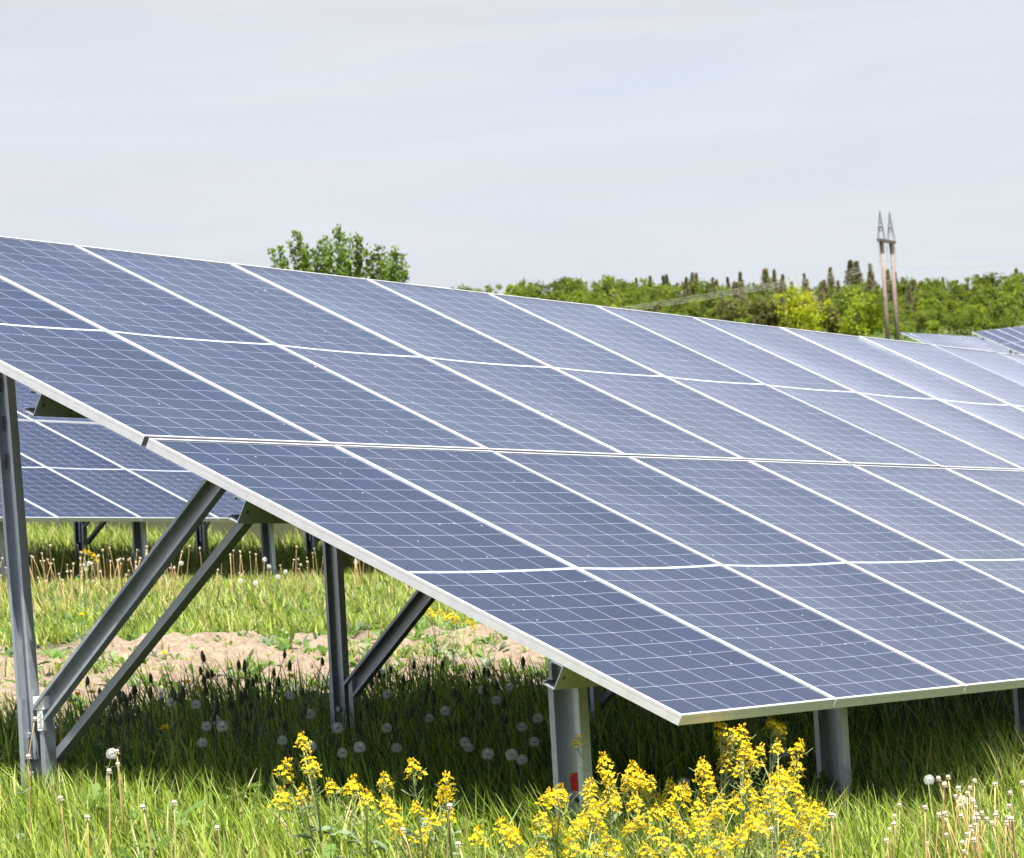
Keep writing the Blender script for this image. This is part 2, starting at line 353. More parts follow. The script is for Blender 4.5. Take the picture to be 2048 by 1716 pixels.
def frame_meshes():
    out = {}
    # rear leg, slim lipped channel with rolled ribs, up to the third purlin
    def legprof(w): return [(0, 0), (.045, 0), (.045, .011), (.0425, .011), (.0425, .0025), (.012, .0025), (.012, w*.36), (.020, w*.42), (.020, w*.58), (.012, w*.64), (.012, w-.0025), (.0425, w-.0025), (.0425, w-.011), (.045, w-.011), (.045, w), (0, w)]
    m = MB(); m.sweep([(.05-a, 2.493+b) for a, b in legprof(.062)], (0, 0, -.05), (0, 0, 1.235), (1, 0, 0), (0, 1, 0)); out['leg'] = m
    m = MB(); m.sweep([(.05-a, 2.493+b) for a, b in legprof(.062)], (0, 0, -.05), (0, .048, 1.30), (1, 0, 0), (0, 1, 0)); out['leg0'] = m
    # slots near the leg's head
    m2 = MB()
    for z in (1.19, 1.06, .93): m2.box((.0215, 2.53+.037*z, z), (.0225, 2.538+.037*z, z+.05))
    out['slot'] = m2
    m = MB(); m.sweep([(.062-a, 2.453+b) for a, b in cprof(.105, .062, .0035, .018)], (0, 0, -.75), (0, 0, .152), (1, 0, 0), (0, 1, 0)); out['pile'] = m
    m = MB(); m.sweep([(.062-a, .435+b) for a, b in cprof(.105, .062, .0035, .018)], (0, 0, -1.15), (0, 0, .135), (1, 0, 0), (0, 1, 0)); out['front_pile'] = m
    m = MB(); m.sweep([(.05-a, .475+b) for a, b in legprof(.062)], (0, 0, .125), (0, 0, .19), (1, 0, 0), (0, 1, 0)); out['front_leg'] = m
    # brace, channel open towards the row's end
    a = np.array([.0, 2.468, .10]); b = np.array([.0, 1.708, .835])
    d = (b-a)/np.linalg.norm(b-a); e = np.cross(d, (1, 0, 0)); e /= np.linalg.norm(e)
    if e[2] < 0: e = -e
    m = MB(); m.sweep([(py-.034, .03-px) for px, py in cprof(.068, .042, .0028, .010)], a, b, e, np.array([1., 0, 0])); out['brace'] = m
    out['brace_d'] = (a, b, d, e)
    a2 = np.array([.12, 2.50, -.06]); b2 = np.array([.12, 1.60, .775])
    d2 = (b2-a2)/np.linalg.norm(b2-a2); e2 = np.cross(d2, (1, 0, 0)); e2 = e2 if e2[2] > 0 else -e2
    m = MB(); m.sweep([(px-.012, py-.026) for px, py in cprof(.055, .026, .0028, .008)], a2, b2, e2, np.array([1., 0, 0])); out['brace2'] = m
    return out
FM = frame_meshes()
FMe = {}
for k, nm in (('leg', 'rear_leg'), ('leg0', 'rear_leg'), ('slot', 'slot'), ('pile', 'pile'), ('front_pile', 'pile'), ('front_leg', 'front_leg'), ('brace', 'brace'), ('brace2', 'brace')):
    me = bpy.data.meshes.new(nm); me.from_pydata(FM[k].v, [], FM[k].f); me.materials.append(INK if k == 'slot' else STEEL); me.update(); FMe[k] = me
def solar_array(loc, ncol, label, first=FX, double=0, rot=(0, 0, 0), jitter=.045, fine=True, skipcols=0, depth=0.):
    root = empty('solar_array', loc, label, 'solar array', 'rows of tilted solar panels', rot)
    off = .5
    rr = random.Random(int(loc[1]*100)+3)
    for i in range(ncol):
        for j in range(2):
            me, fr = PANELS[rr.randrange(3)]
            p = slope(.0095+j*PL, 0., .003+i*PW); p[2] += off
            o = obj('solar_panel', me, root, p, (TH+R(rr.gauss(0, jitter)*.35), R(rr.gauss(0, jitter)), 0))
            obj('frame', fr, o)
    Lr = ncol*PW-.01
    for v in (.43, 1.68, 2.555, 3.80):
        m = MB(); a = slope(v, -.115, 0.); b = slope(v, -.115, Lr); a[2] += off; b[2] += off
        prof = [(py, px) for px, py in cprof(.0775, .045, .0025, .012)]
        m.sweep(prof, a, b, np.array([0, -ST, CT]), np.array([0, CT, ST]))
        pu = m.build('purlin', STEEL, root)
        if fine:   # punched holes near the open end
            h = MB()
            for x, n in ((.035, -.075), (.20, -.085), (.55, -.085)):
                c = slope(v, n, x); c[2] += off
                ring = [c+np.array([0, -ST, CT])*.006*math.sin(t)+np.array([.009*math.cos(t), 0, 0])-np.array([0, CT, ST])*.0008 for t in np.linspace(0, 2*math.pi, 12, endpoint=False)]
                h.add(ring, [tuple(range(12))])
            h.build('punched_hole', INK, pu)
    m = MB(); a = slope(2.114, -.0145, .006); b = slope(2.114, -.0145, Lr-.005); a[2] += off; b[2] += off  # added dark strip that paints the shadow line along the panel gap
    m.sweep([(-.0135, -.0058), (.0135, -.0058), (.0135, .0058), (-.0135, .0058)], a, b, np.array([0, -ST, CT]), np.array([0, CT, ST]))
    m.build('gap_shade_strip', GAP_SHADE, root)
    k = 0; x = first
    while x < Lr-.1:
        for key, nm in (('leg', 'rear_leg'), ('pile', 'pile'), ('front_pile', 'pile'), ('front_leg', 'front_leg'), ('brace', 'brace'), ('brace2', 'brace')):
            if key == 'brace2' and k % 2 != double: continue
            if not fine and key == 'front_leg': continue
            o = obj(nm, FMe['leg0' if fine and key == 'leg' and k == 0 else key], root, (x, 0, off))
            if fine and key == 'leg' and k < 1: obj('slot', FMe['slot'], o)
        x += 2.0; k += 1
    return root
near = solar_array((0, 0, -.5), 18, 'long near row of blue solar panels on galvanised posts, low corner above yellow flowers')
# sticker and clamp on the end post, printed line on its brace, red tape on the front post
m = MB(); m.box((FX-.004, 2.446, .615), (FX+.03, 2.490, .660)); m.build('clamp_plate', LABELW, near)
m = MB(); m.box((FX-.0032, 2.4545, .545), (FX-.0005, 2.4765, .612)); lab = m.build('label_sticker', LABELW, near)
m = MB()
for i in range(9): m.box((FX-.0038, 2.4575, .553+i*.006), (FX-.0033, 2.4730-.004*((i*7) % 3), .5545+i*.006))
m.build('printed_lines', INK, lab)
m = MB(); m.box((FX+.0565, .481, .280), (FX+.0582, .510, .336)); m.build('red_marker', RED, near)
# bolts
for x0, yy, zz in ((FX+.02, 2.53, .53), (FX+2.02, 2.53, .53), (FX+.02, 2.53, .40)):
    m = MB(); m.tube([(x0-.012, yy, zz), (x0+.02, yy, zz)], .011, 6); m.build('bolt', STEEL, near)
m = MB(); m.tube([(FX+.054, .492, .252), (FX+.0578, .492, .252)], .009, 10); m.build('bolt_hole', INK, near)
second = solar_array((13.717-8*PW, 12.0514, 1.4219-.5), 22, 'second row of solar panels seen through the gap under the near row', first=1.015, double=0, fine=False)
p1 = at(1799.7, 664.4, 200.); p2 = at(1943., 663.8, 120.)
def far_row(p, ncol, s, label):
    rot = (0, -math.atan(s), 0)
    top = Matrix.Rotation(rot[1], 3, 'Y') @ Vector(slope(2*PL, 0.)+np.array([0, 0, .5]))
    return solar_array(tuple(p-np.array(top)), ncol, label, rot=rot, fine=False, jitter=.05)
far_row(p1, 16, .025, 'far pale solar row right of the concrete poles, below the wood')
far_row(p2, 12, .089, 'distant bluish solar row at the right edge, its left posts showing')
q3 = at(1990., 716., 106.)
far_row(q3, 12, .089, 'dark solar row in front of the distant bluish row at the right edge')

# ---------------------------------------------------------------- grass and weeds
def vis_mask(x, y, half=11.5):
    d = np.stack([x-CP[0], y-CP[1]], -1); dist = np.hypot(d[:, 0], d[:, 1])
    a = np.degrees(np.arctan2(d[:, 0], d[:, 1]))-61.6
    return dist, np.abs(a) < half
def patch(x, y, s, ph): return np.sin(x*s+ph)+np.sin(y*s*1.3+ph*2.1)+np.sin((x+y)*s*.7+ph*.7)+np.sin((x*1.7-y)*s*1.9+ph*3)*.6
def blades(P, H, Wd, lean, az, bend, tint, name='grass', matl=None, seg=4):
    n = len(P); t = np.linspace(0, 1, seg)[None, :]
    ca, sa = np.cos(az)[:, None], np.sin(az)[:, None]
    off = H[:, None]*(lean[:, None]*t+bend[:, None]*t**2.2)
    hz = H[:, None]*t*np.sqrt(np.clip(1-(lean[:, None]*.6+bend[:, None]*.5*t)**2, .1, 1))
    fa = az+math.pi/2+rng.uniform(-.8, .8, n); wx, wy = np.cos(fa)[:, None], np.sin(fa)[:, None]
    wd = Wd[:, None]*(1-t**1.7*.96)*.5
    cx = P[:, :1]+ca*off; cyy = P[:, 1:2]+sa*off; cz = P[:, 2:3]+hz-.01
    A = np.stack([cx-wx*wd, cyy-wy*wd, cz], -1); B = np.stack([cx+wx*wd, cyy+wy*wd, cz], -1)
    V = np.stack([A, B], 2).reshape(n, seg*2, 3)
    base = (np.arange(n)*seg*2)[:, None, None]; k = np.arange(seg-1)[None, :, None]*2
    Q = (base+k+np.array([0, 1, 3, 2])[None, None, :]).reshape(-1, 4)
    colr = np.concatenate([np.repeat(tint[:, None, :], seg*2, 1), np.ones((n, seg*2, 1))], -1)
    return V.reshape(-1, 3), Q, colr.reshape(-1, 4)
GRASSM = leafmat('grass_blades', (1., 1., 1.), (1., 1., 1.), tint=True, tw=.42, rough=.45, spec=.35)
def zone(x, y):
    """height, density (per m2), dryness"""
    e = y+.35*patch(x, y, 1.1, .3)*.5
    h = np.full_like(x, .30); d = np.full_like(x, 1600.); dry = np.full_like(x, .09)
    sh = (x > .1) & (y > .6) & (e < 4.3); h[sh] = .25; d[sh] = 900.; dry[sh] = .02
    so_ = (e >= 3.75) & (e < 7.2); h[so_] = .075; d[so_] = np.where(patch(x, y, 2.3, 1.)[so_] > .45, 480., 60.); dry[so_] = .1
    lo = (e >= 7.2) & (e < 9.2); h[lo] = .12; d[lo] = 1300.; dry[lo] = .16
    st = (e >= 9.2) & (e < 12.7); h[st] = .135; d[st] = 1100.; dry[st] = .32
    bk = (e >= 12.7); h[bk] = .24; d[bk] = 520.; dry[bk] = .12
    near_post = (x > -4.2) & (x < .35) & (y > 1.1) & (y < 3.4); h[near_post] *= .55; c_post = (x > -3.2) & (x < 2.4) & (y > -1.6) & (y <= 1.1); h[c_post] *= .74
    fr = y < -2.5; d[fr] = 900.
    return h, d, dry
def scatter(area, dens):
    (x0, x1), (y0, y1) = area; n = int((x1-x0)*(y1-y0)*dens)
    return rng.uniform(x0, x1, n), rng.uniform(y0, y1, n)
def grass():
    x, y = scatter(((-5.5, 26), (-3.6, 26)), 2300)
    h, d, dry = zone(x, y); dist, vis = vis_mask(x, y)
    keep = d/2300
    keep = keep*np.where(vis, 1, .04)*np.clip(15/np.maximum(dist, 1), .3, 1)**1.1
    hid = (x > 1.3+.95*np.clip(y, 0, 99)+2.5) & (y > 1.2) & (y < 6); keep[hid] *= .12
    keep[(x > 12) & (y < .6)] *= .2
    keep[dist < 6.2] = 0
    k = rng.uniform(size=len(x)) < keep
    x, y, h, dry, dist = x[k], y[k], h[k], dry[k], dist[k]; n = len(x)
    pt = patch(x, y, 2.6, .9)
    H = h*rng.uniform(.45, 1.12, n)*(1+.12*pt); H = np.clip(H, .03, .42)
    lean = np.abs(rng.normal(.15, .16, n)); bend = np.abs(rng.normal(.3, .22, n)); az = rng.normal(2.1, 1.3, n)
    Wd = rng.uniform(.0035, .0095, n)*np.where(y < 1.6, 1.25, 1.)*np.clip(dist/12, .9, 2.0)
    g = rng.uniform(size=n); pv = np.clip(.5+.13*patch(x, y, 1.7, 4.), 0, 1)
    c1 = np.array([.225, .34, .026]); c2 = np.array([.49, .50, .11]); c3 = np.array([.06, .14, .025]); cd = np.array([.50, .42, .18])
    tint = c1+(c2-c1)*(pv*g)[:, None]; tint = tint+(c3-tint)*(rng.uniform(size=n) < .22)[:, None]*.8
    painted_shade = (x > .4) & (y > .2) & (y < 4.2) & (rng.uniform(size=n) < .4); tint[painted_shade] = np.array([.055, .125, .035])*rng.uniform(.7, 1.3, painted_shade.sum())[:, None]  # shade under the near row painted into some blades as darker green
    isd = rng.uniform(size=n) < dry; tint[isd] = cd*rng.uniform(.65, 1.15, isd.sum())[:, None]
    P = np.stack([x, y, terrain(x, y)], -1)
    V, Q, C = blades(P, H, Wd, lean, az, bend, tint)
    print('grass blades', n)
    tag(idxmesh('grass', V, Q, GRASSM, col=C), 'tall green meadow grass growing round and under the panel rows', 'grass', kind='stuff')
    # broad-leaved weeds: rosettes of toothed leaves
    x, y = scatter(((-4, 18), (-2, 14)), 26)
    h, d, dry = zone(x, y); dist, vis = vis_mask(x, y, 10.5)
    e = y
    want = np.where((e > 7) & (e < 9.6), .95, np.where((e > 4.3) & (e <= 7), .62, np.where(x > .1, .65, .5)))
    want = want*np.where(vis, 1, .05); want[dist < 8.8] = 0
    k = rng.uniform(size=len(x)) < want; x, y, e = x[k], y[k], e[k]
    Vs, Cs = [], []
    prof = np.array([0, .008, .006, .017, .008, .022, .010, .026, .014, .017, .002]); t = np.linspace(0, 1, len(prof))
    for a, b in zip(x, y):
        z = tz(a, b)+(rng.uniform(0, .10) if b < 4 else 0.); nl = rng.integers(5, 11); sz = rng.uniform(.05, .12) if b > 4.2 else rng.uniform(.04, .10)
        hue = rng.uniform(); base = np.array([.10, .20, .035])*(1-hue)+np.array([.17, .25, .05])*hue
        if rng.uniform() < .15: base = np.array([.15, .22, .13])
        for l in range(nl):
            az = rng.uniform(0, 6.28); up = rng.uniform(.35, 1.25); s_ = sz*rng.uniform(.7, 1.2)
            r_ = s_*t*math.cos(up)*(1+.2*t); zz = s_*(t*math.sin(up)-t**2*.35*rng.uniform(.3, 1.4))
            cx = a+np.cos(az)*r_; cyy = b+np.sin(az)*r_; wv = np.array([-math.sin(az), math.cos(az), rng.uniform(-.4, .4)])
            c = np.stack([cx, cyy, z+zz+.005], -1); wd = (prof*s_/.14)[:, None]*wv*1.0
            A, B = c-wd, c+wd
            Vs.append(np.stack([A[:-1], B[:-1], B[1:], A[1:]], 1)); cc = base*rng.uniform(.8, 1.25)
            Cs.append(np.tile(np.r_[cc, 1], ((len(t)-1)*4, 1)))
    tag(quads('weeds', np.concatenate(Vs), GRASSM, col=np.concatenate(Cs)), 'low broad leaved weeds among the grass and along the bare soil', 'weeds', kind='stuff')
grass()

# ---------------------------------------------------------------- dandelions
STRAW = leafmat('straw_stalk', (.62, .43, .19), var=.2, tw=.15, objvar=.25)
GSTEM = leafmat('green_stalk', (.17, .24, .05), var=.2, tw=.2)
FLUFF = leafmat('seed_fluff', (.90, .90, .87), (.90, .90, .87), var=.05, tw=.5, spec=.1)
BUD = leafmat('spent_bud', (.07, .075, .035), var=.2, tw=.1)
RECEP = leafmat('seed_receptacle', (.62, .53, .40), var=.15, tw=.2)
CORE = leafmat('seed_core', (.07, .055, .035), var=.2, tw=.05)
YELL = leafmat('yellow_petal', (.80, .56, .010), (.88, .66, .015), var=.08, tw=.35, spec=.15)
PALEG = leafmat('pale_green_stem', (.30, .36, .15), var=.15, tw=.2)
GREYL = leafmat('grey_green_leaf', (.20, .28, .15), var=.2, tw=.35)
def stem_mesh(h, bend, r, k=5):
    m = MB(); pts = [(bend*h*t**2, bend*.4*h*t**1.5, h*t) for t in np.linspace(0, 1, 6)]
    m.tube(pts, [r*(1-.35*t) for t in np.linspace(0, 1, 6)], k); return m, np.array(pts[-1])
def sphere(m, c, r, mi=0, n=8, sz=1.):
    V = []; F = []
    for i in range(n//2+1):
        ph = math.pi*i/(n//2)
        for j in range(n): V.append((c[0]+r*math.sin(ph)*math.cos(2*math.pi*j/n), c[1]+r*math.sin(ph)*math.sin(2*math.pi*j/n), c[2]+r*sz*math.cos(ph)))
    for i in range(n//2):
        for j in range(n): F.append((i*n+j, (i+1)*n+j, (i+1)*n+(j+1) % n, i*n+(j+1) % n))
    m.add(V, F, mi)
def clock_head(c, r, rr):
    m = MB(); sphere(m, c, r*.30, 1)
    n = 150; g = math.pi*(3-math.sqrt(5))
    for i in range(n):
        z = 1-2*(i+.5)/n
        if z < -.86: continue
        q = math.sqrt(1-z*z); d = np.array([q*math.cos(g*i), q*math.sin(g*i), z])
        e1 = np.cross(d, (0.3, .2, 1)); e1 /= np.linalg.norm(e1); e2 = np.cross(d, e1)
        a = c+d*r*.22; b = c+d*r*.93; w = r*.012
        m.add([a-e1*w, a+e1*w, b+e1*w, b-e1*w], [(0, 1, 2, 3)])
        k = 5; s = r*.155
        for t in range(k):      # open hairs of each little parachute
            an = 2*math.pi*t/k+rr.random(); h = e1*math.cos(an)+e2*math.sin(an); o = np.cross(d, h)
            tip = b+h*s+d*r*.08
            m.add([b-o*w*.5, b+o*w*.5, tip+o*w*1.5, tip-o*w*1.5], [(0, 1, 2, 3)])
    return m
rr = random.Random(5)
def proto(kind, h, bend):
    r = empty(kind, (0, 0, -50), 'x', 'dandelion')
    if kind == 'dandelion_clock':
        m, top = stem_mesh(h, bend, .0022); m.build('stem', GSTEM, r, True)
        clock_head(top+np.array([0, 0, .012]), rr.uniform(.0165, .020), rr).build('seed_head', [FLUFF, CORE], r)
    elif kind == 'spent_dandelion':
        m, top = stem_mesh(h, bend, .0028); m.build('stem', STRAW, r, True)
        b = MB(); sphere(b, top, .0075, 0, 8, .8)
        for i in range(9):   # reflexed bracts and leftover hairs
            a = 6.28*i/9; d = np.array([math.cos(a), math.sin(a), 0])
            b.add([top+d*.004, top+d*.004+np.array([-d[1], d[0], 0])*.003, top+d*.010+np.array([0, 0, -.009]), top+d*.009+np.array([0, 0, -.008])], [(0, 1, 2, 3)])
            if i % 2: b.add([top, top+np.array([0, 0, .002]), top+d*.013+np.array([0, 0, .012]), top+d*.012+np.array([0, 0, .012])], [(0, 1, 2, 3)])
        b.build('seed_base', RECEP, r)
    elif kind == 'closed_dandelion':
        m, top = stem_mesh(h, bend, .0023); m.build('stem', BUD, r, True)
        b = MB(); b.tube([top-np.array([0, 0, .004]), top+np.array([0, 0, .006]), top+np.array([0, 0, .018]), top+np.array([0.001, 0, .030])], [.0035, .0085, .0075, .003], 8)
        for i in range(8):
            a = 6.28*i/8; d = np.array([math.cos(a), math.sin(a), 0])
            b.add([top+d*.006, top+d*.006+np.array([-d[1], d[0], 0])*.004, top+d*.012+np.array([0, 0, -.010]), top+d*.011+np.array([0, 0, -.010])], [(0, 1, 2, 3)])
        b.build('bud', BUD, r, True)
    else:
        m, top = stem_mesh(h, bend, .0023); m.build('stem', GSTEM, r, True)
        b = MB()
        for ring, (rad, up, n) in enumerate(((.020, .003, 20), (.016, .009, 16), (.010, .013, 10))):
            for i in range(n):
                a = 6.28*i/n+ring; d = np.array([math.cos(a), math.sin(a), 0]); o = np.array([-d[1], d[0], 0])*.0022
                b.add([top-o*.6, top+o*.6, top+d*rad+o+np.array([0, 0, up]), top+d*rad-o+np.array([0, 0, up])], [(0, 1, 2, 3)])
        b.build('flower_head', YELL, r)
    return r
def dup(root, loc, rz, label, group, s=1.):
    c = root.copy(); COL.objects.link(c); c.location = loc; c.rotation_euler = (rr.gauss(0, .07), rr.gauss(0, .07), rz); c.scale = (s, s, s)
    c['label'] = label; c['group'] = group
    for ch in root.children:
        d = ch.copy(); COL.objects.link(d); d.parent = c
    return c
PROT = {k: [proto(k, 1.0*h, b) for h, b in v] for k, v in {
    'dandelion_clock': [(.24, .10), (.27, -.12), (.22, .22)],
    'spent_dandelion': [(.27, .06), (.30, -.10), (.24, .16), (.28, .02)],
    'closed_dandelion': [(.24, .12), (.27, .30), (.22, -.05)],
    'dandelion_flower': [(.20, .1), (.17, -.1)]}.items()}
USED = set()
def plant(kind, x, y, label, group, s=None, zlift=0.):
    i = rr.randrange(len(PROT[kind])); p = PROT[kind][i]; z = tz(x, y)-.01+zlift
    s = s or rr.uniform(.85, 1.12); rz = rr.uniform(0, 6.28)
    if (kind, i) not in USED:
        USED.add((kind, i)); p.location = (x, y, z); p.rotation_euler = (0, 0, rz); p.scale = (s,)*3; p['label'] = label; p['group'] = group; return p
    return dup(p, (x, y, z), rz, label, group, s)
def hit(px, py, h, t0=6.5, t1=34.):
    """point on the sight line where it is h above the ground"""
    d = ray(px, py); ts = np.linspace(t0, t1, 3000); P = CP+ts[:, None]*d
    g = terrain(P[:, 0], P[:, 1])+h; k = np.argmax(P[:, 2] < g)
    return P[k] if P[k, 2] < g[k] else None
G1 = ('white dandelion clock in the shaded grass under the near panel row', 'dandelion clocks under the near row')
for px, py in [(240, 1378), (318, 1390), (326, 1398), (408, 1447), (447, 1448), (432, 1462), (470, 1463), (557, 1465), (625, 1438), (627, 1506), (590, 1385), (412, 1418), (747, 1505), (868, 1433), (895, 1477), (933, 1477), (1083, 1448), (1045, 1449), (1030, 1503), (1042, 1358), (967, 1375), (985, 1396), (755, 1338), (717, 1345), (752, 1383), (790, 1461), (782, 1478), (1062, 1476), (1055, 1520), (1397, 1558), (1550, 1500), (845, 1422), (655, 1468), (690, 1490), (975, 1502)]:
    h = .245*rr.uniform(.95, 1.1); p = hit(px, py, h)
    if p is not None: plant('dandelion_clock', p[0], p[1], *G1, s=h/.245*.97)
for px, py, lb in [(182, 1507, 'white dandelion clock in the sunlit grass right of the end post'), (5, 1402, 'white dandelion clock left of the end post'), (1867, 1560, 'white dandelion clock among grass right of the second front post'), (1922, 1585, 'faded dandelion clock in the sunny grass at the right edge')]:
    p = hit(px, py, .25)
    if p is not None: plant('dandelion_clock', p[0], p[1], lb, 'lone dandelion clocks', s=.92)
G2 = ('small white dandelion clock among straw stalks before the second row', 'dandelion clocks before the second row')
for px, py in [(457, 1155), (165, 1122), (520, 1128), (533, 1130), (365, 1135), (560, 1140), (548, 1150), (600, 1085), (300, 1125), (195, 1062), (520, 1175), (710, 1120)]:
    p = hit(px, py, .24)
    if p is not None: plant('dandelion_clock', p[0], p[1], *G2, s=1.)
G3 = ('spent straw coloured dandelion stalk in the sunny belt before the second row', 'spent dandelion stalks before the second row')
for i in range(190):
    px = rr.uniform(-60, 340) if i < 120 else rr.uniform(200, 800); y_ = rr.uniform(9.3, 12.7) if i % 3 else rr.uniform(11, 12.7)
    yaw_ = CYAW+math.atan((px-1024)/CF); x_ = CP[0]+(y_-CP[1])*math.tan(yaw_)
    plant('spent_dandelion', x_, y_, *G3, s=rr.uniform(.85, 1.3))
G4 = ('spent pinkish dandelion stalk in the sunny grass at lower right', 'spent dandelion stalks at lower right')
for i in range(62):
    px = 2060-abs(rr.gauss(0, 150)); py = 1555+(2048-px)*.12+rr.uniform(0, 95); p = hit(px, py, .27)
    if p is not None: plant('spent_dandelion', p[0], p[1], *G4, s=rr.uniform(.85, 1.15))
G5 = ('bare reddish dandelion stalk in the sunlit grass at lower left', 'bare dandelion stalks at lower left')
for px, py in [(40, 1433), (118, 1418), (140, 1600), (243, 1512), (240, 1520), (110, 1422), (310, 1630), (340, 1615), (425, 1630), (170, 1640), (55, 1530), (830, 1640), (880, 1645), (945, 1680), (210, 1560)]:
    p = hit(px, py, .27)
    if p is not None: plant('spent_dandelion', p[0], p[1], *G5, s=rr.uniform(.95, 1.15))
G6 = ('closed dark dandelion bud standing in the shade under the near row', 'closed dandelion buds under the near row')
for i in range(120):
    px = rr.uniform(200, 1060); top = 1330-(px-200)*.0 if px > 380 else 1375
    py = rr.uniform(top-10, 1440)
    if 620 < px < 720: continue
    h = .25*rr.uniform(.9, 1.15); p = hit(px, py, h)
    if p is not None and p[1] < 4.3 and p[0] > .1: plant('closed_dandelion', p[0], p[1], *G6, s=h/.25)
G7 = ('yellow dandelion flower by the bare soil behind the near row', 'yellow dandelion flowers near the soil strip')
for px, py in [(165, 1384), (190, 1380), (585, 1348), (387, 1376), (340, 1470), (296, 1302), (870, 1240), (160, 1238), (345, 1300), (398, 1378)]:
    p = hit(px, py, .19)
    if p is not None: plant('dandelion_flower', p[0], p[1], *G7, s=1.1)
for k, ps in PROT.items():
    for i, p in enumerate(ps):
        if (k, i) not in USED:
            for c in list(p.children): bpy.data.objects.remove(c)
            bpy.data.objects.remove(p)

# ---------------------------------------------------------------- yellow flowering rape plants
def raceme(seed):
    r = random.Random(seed); m = MB(); n = r.randint(24, 34)
    for i in range(n):
        t = i/n; a = i*2.4; rad = .030*(1-t*.75)*r.uniform(.7, 1.15); z = -.030+.05*t+r.uniform(-.006, .006)
        c = np.array([rad*math.cos(a), rad*math.sin(a), z])
        m.tube([(0, 0, z-.014), c], .0006, 3, 1)
        if t > .82:
            m.tube([c, c+np.array([0, 0, .004]), c+np.array([0, 0, .009])], [.001, .0026, .0012], 5, 0); continue
        nr = np.array([math.cos(a)*.6+r.gauss(0, .3), math.sin(a)*.6+r.gauss(0, .3), .9]); nr /= np.linalg.norm(nr)
        e1 = np.cross(nr, (0, 0.1, 1)); e1 /= np.linalg.norm(e1); e2 = np.cross(nr, e1); tw = r.random()*1.5; s = r.uniform(.0072, .0098)
        for k in range(4):
            an = tw+k*math.pi/2; d = e1*math.cos(an)+e2*math.sin(an); o = np.cross(nr, d)
            m.add([c+d*.001, c+d*s*.6+o*s*.42, c+d*s+nr*.001, c+d*s*.6-o*s*.42], [(0, 1, 2, 3)], 0)
    for i in range(10):     # young pods under the flowers
        a = i*2.4; z = -.045-.011*i; d = np.array([math.cos(a), math.sin(a), 0])
        m.tube([(0, 0, z), d*.012+(0, 0, z+.006), d*.024+(0, 0, z+.020)], [.0008, .0012, .0006], 4, 1)
    me = bpy.data.meshes.new('flower_cluster'); me.from_pydata(m.v, [], m.f); me.materials.append(YELL); me.materials.append(PALEG)
    me.polygons.foreach_set('material_index', np.array(m.m, np.int32)); me.update(); return me
RAC = [raceme(i) for i in range(6)]
def leaf_quads(c, az, ln, wd, up, droop, n=6):
    t = np.linspace(0, 1, n); wp = wd*np.sin(np.pi*np.clip(t*.92+.06, 0, 1))**.8
    r_ = ln*t*math.cos(up); z = ln*(t*math.sin(up)-droop*t**2)
    ce = np.stack([c[0]+math.cos(az)*r_, c[1]+math.sin(az)*r_, c[2]+z], -1); o = np.array([-math.sin(az), math.cos(az), .25])
    A = ce-wp[:, None]*o; B = ce+wp[:, None]*o
    return [tuple(map(tuple, (A[i], B[i], B[i+1], A[i+1]))) for i in range(n-1)]
def rape(t, base, tips, label, group, fs=1.):
    b = at(base[0], base[1], t); bz = tz(b[0], b[1]); b = np.array([b[0], b[1], bz])
    root = empty('rape_plant', tuple(b), label, 'flowering plant', group); st = MB(); lf = MB()
    T = [at(px, py, t+rr.uniform(-.16, .16))-b for px, py in tips]
    main = max(T, key=lambda v: v[2])
    def curve(p0, p1, sag): return [p0*(1-s)+p1*s+np.array([p1[0]-p0[0], p1[1]-p0[1], 0])*(-sag)*math.sin(math.pi*s)*.5 for s in np.linspace(0, 1, 7)]
    mc = curve(np.zeros(3), main-np.array([0, 0, .03]), .25)
    st.tube(mc, [.0048*(1-.6*s) for s in np.linspace(0, 1, 7)], 6)
    for v in T:
        me = RAC[rr.randrange(6)]; sc_ = rr.uniform(.76, 1.15)*fs
        o = obj('flower_cluster', me, root, tuple(v), (rr.gauss(0, .22), rr.gauss(0, .22), rr.uniform(0, 6.28))); o.scale = (sc_,)*3
        if v is main: continue
        k = min(4, max(1, int(6*min(.7, max(.15, (v[2]-.12)/max(main[2], .05)*.8)))))
        st.tube(curve(mc[k], v-np.array([0, 0, .025]), .3), [.003*(1-.5*s) for s in np.linspace(0, 1, 7)], 5)
    for i in range(rr.randint(5, 9)):
        k = rr.randint(1, 4); c = mc[k]*.5+mc[k-1]*.5
        for q in leaf_quads(c, rr.uniform(0, 6.28), rr.uniform(.05, .13)*(1.2-k*.12), rr.uniform(.010, .02), rr.uniform(.1, .9), rr.uniform(.2, .7)): lf.add(q, [(0, 1, 2, 3)])
    for i in range(8):
        k = rr.randint(3, 6); c = mc[k]; a = rr.uniform(0, 6.28); d = np.array([math.cos(a), math.sin(a), 0])
        st.tube([c, c+d*.02+np.array([0, 0, .006]), c+d*.042+np.array([0, 0, .022])], [.0008, .0013, .0006], 4)
    st.build('stem', PALEG, root, True); lf.build('leaves', GREYL, root)
GL = 'yellow flowering plants in the sun before the shadow'
LEFT = [((655, 1760), [(605, 1478), (628, 1535), (618, 1520), (573, 1535)]), ((640, 1750), [(607, 1585), (562, 1590)]), ((662, 1730), [(662, 1570)]), ((700, 1730), [(705, 1568)]),
        ((735, 1770), [(733, 1593), (772, 1603)]), ((845, 1740), [(768, 1558), (790, 1635)]), ((852, 1730), [(825, 1532), (832, 1613), (862, 1635)]), ((905, 1740), [(893, 1560), (888, 1585), (900, 1627)]),
        ((845, 1790), [(843, 1665), (845, 1700), (792, 1660)]), ((960, 1770), [(958, 1668)]), ((1012, 1780), [(1003, 1650), (1030, 1672), (1020, 1662)])]
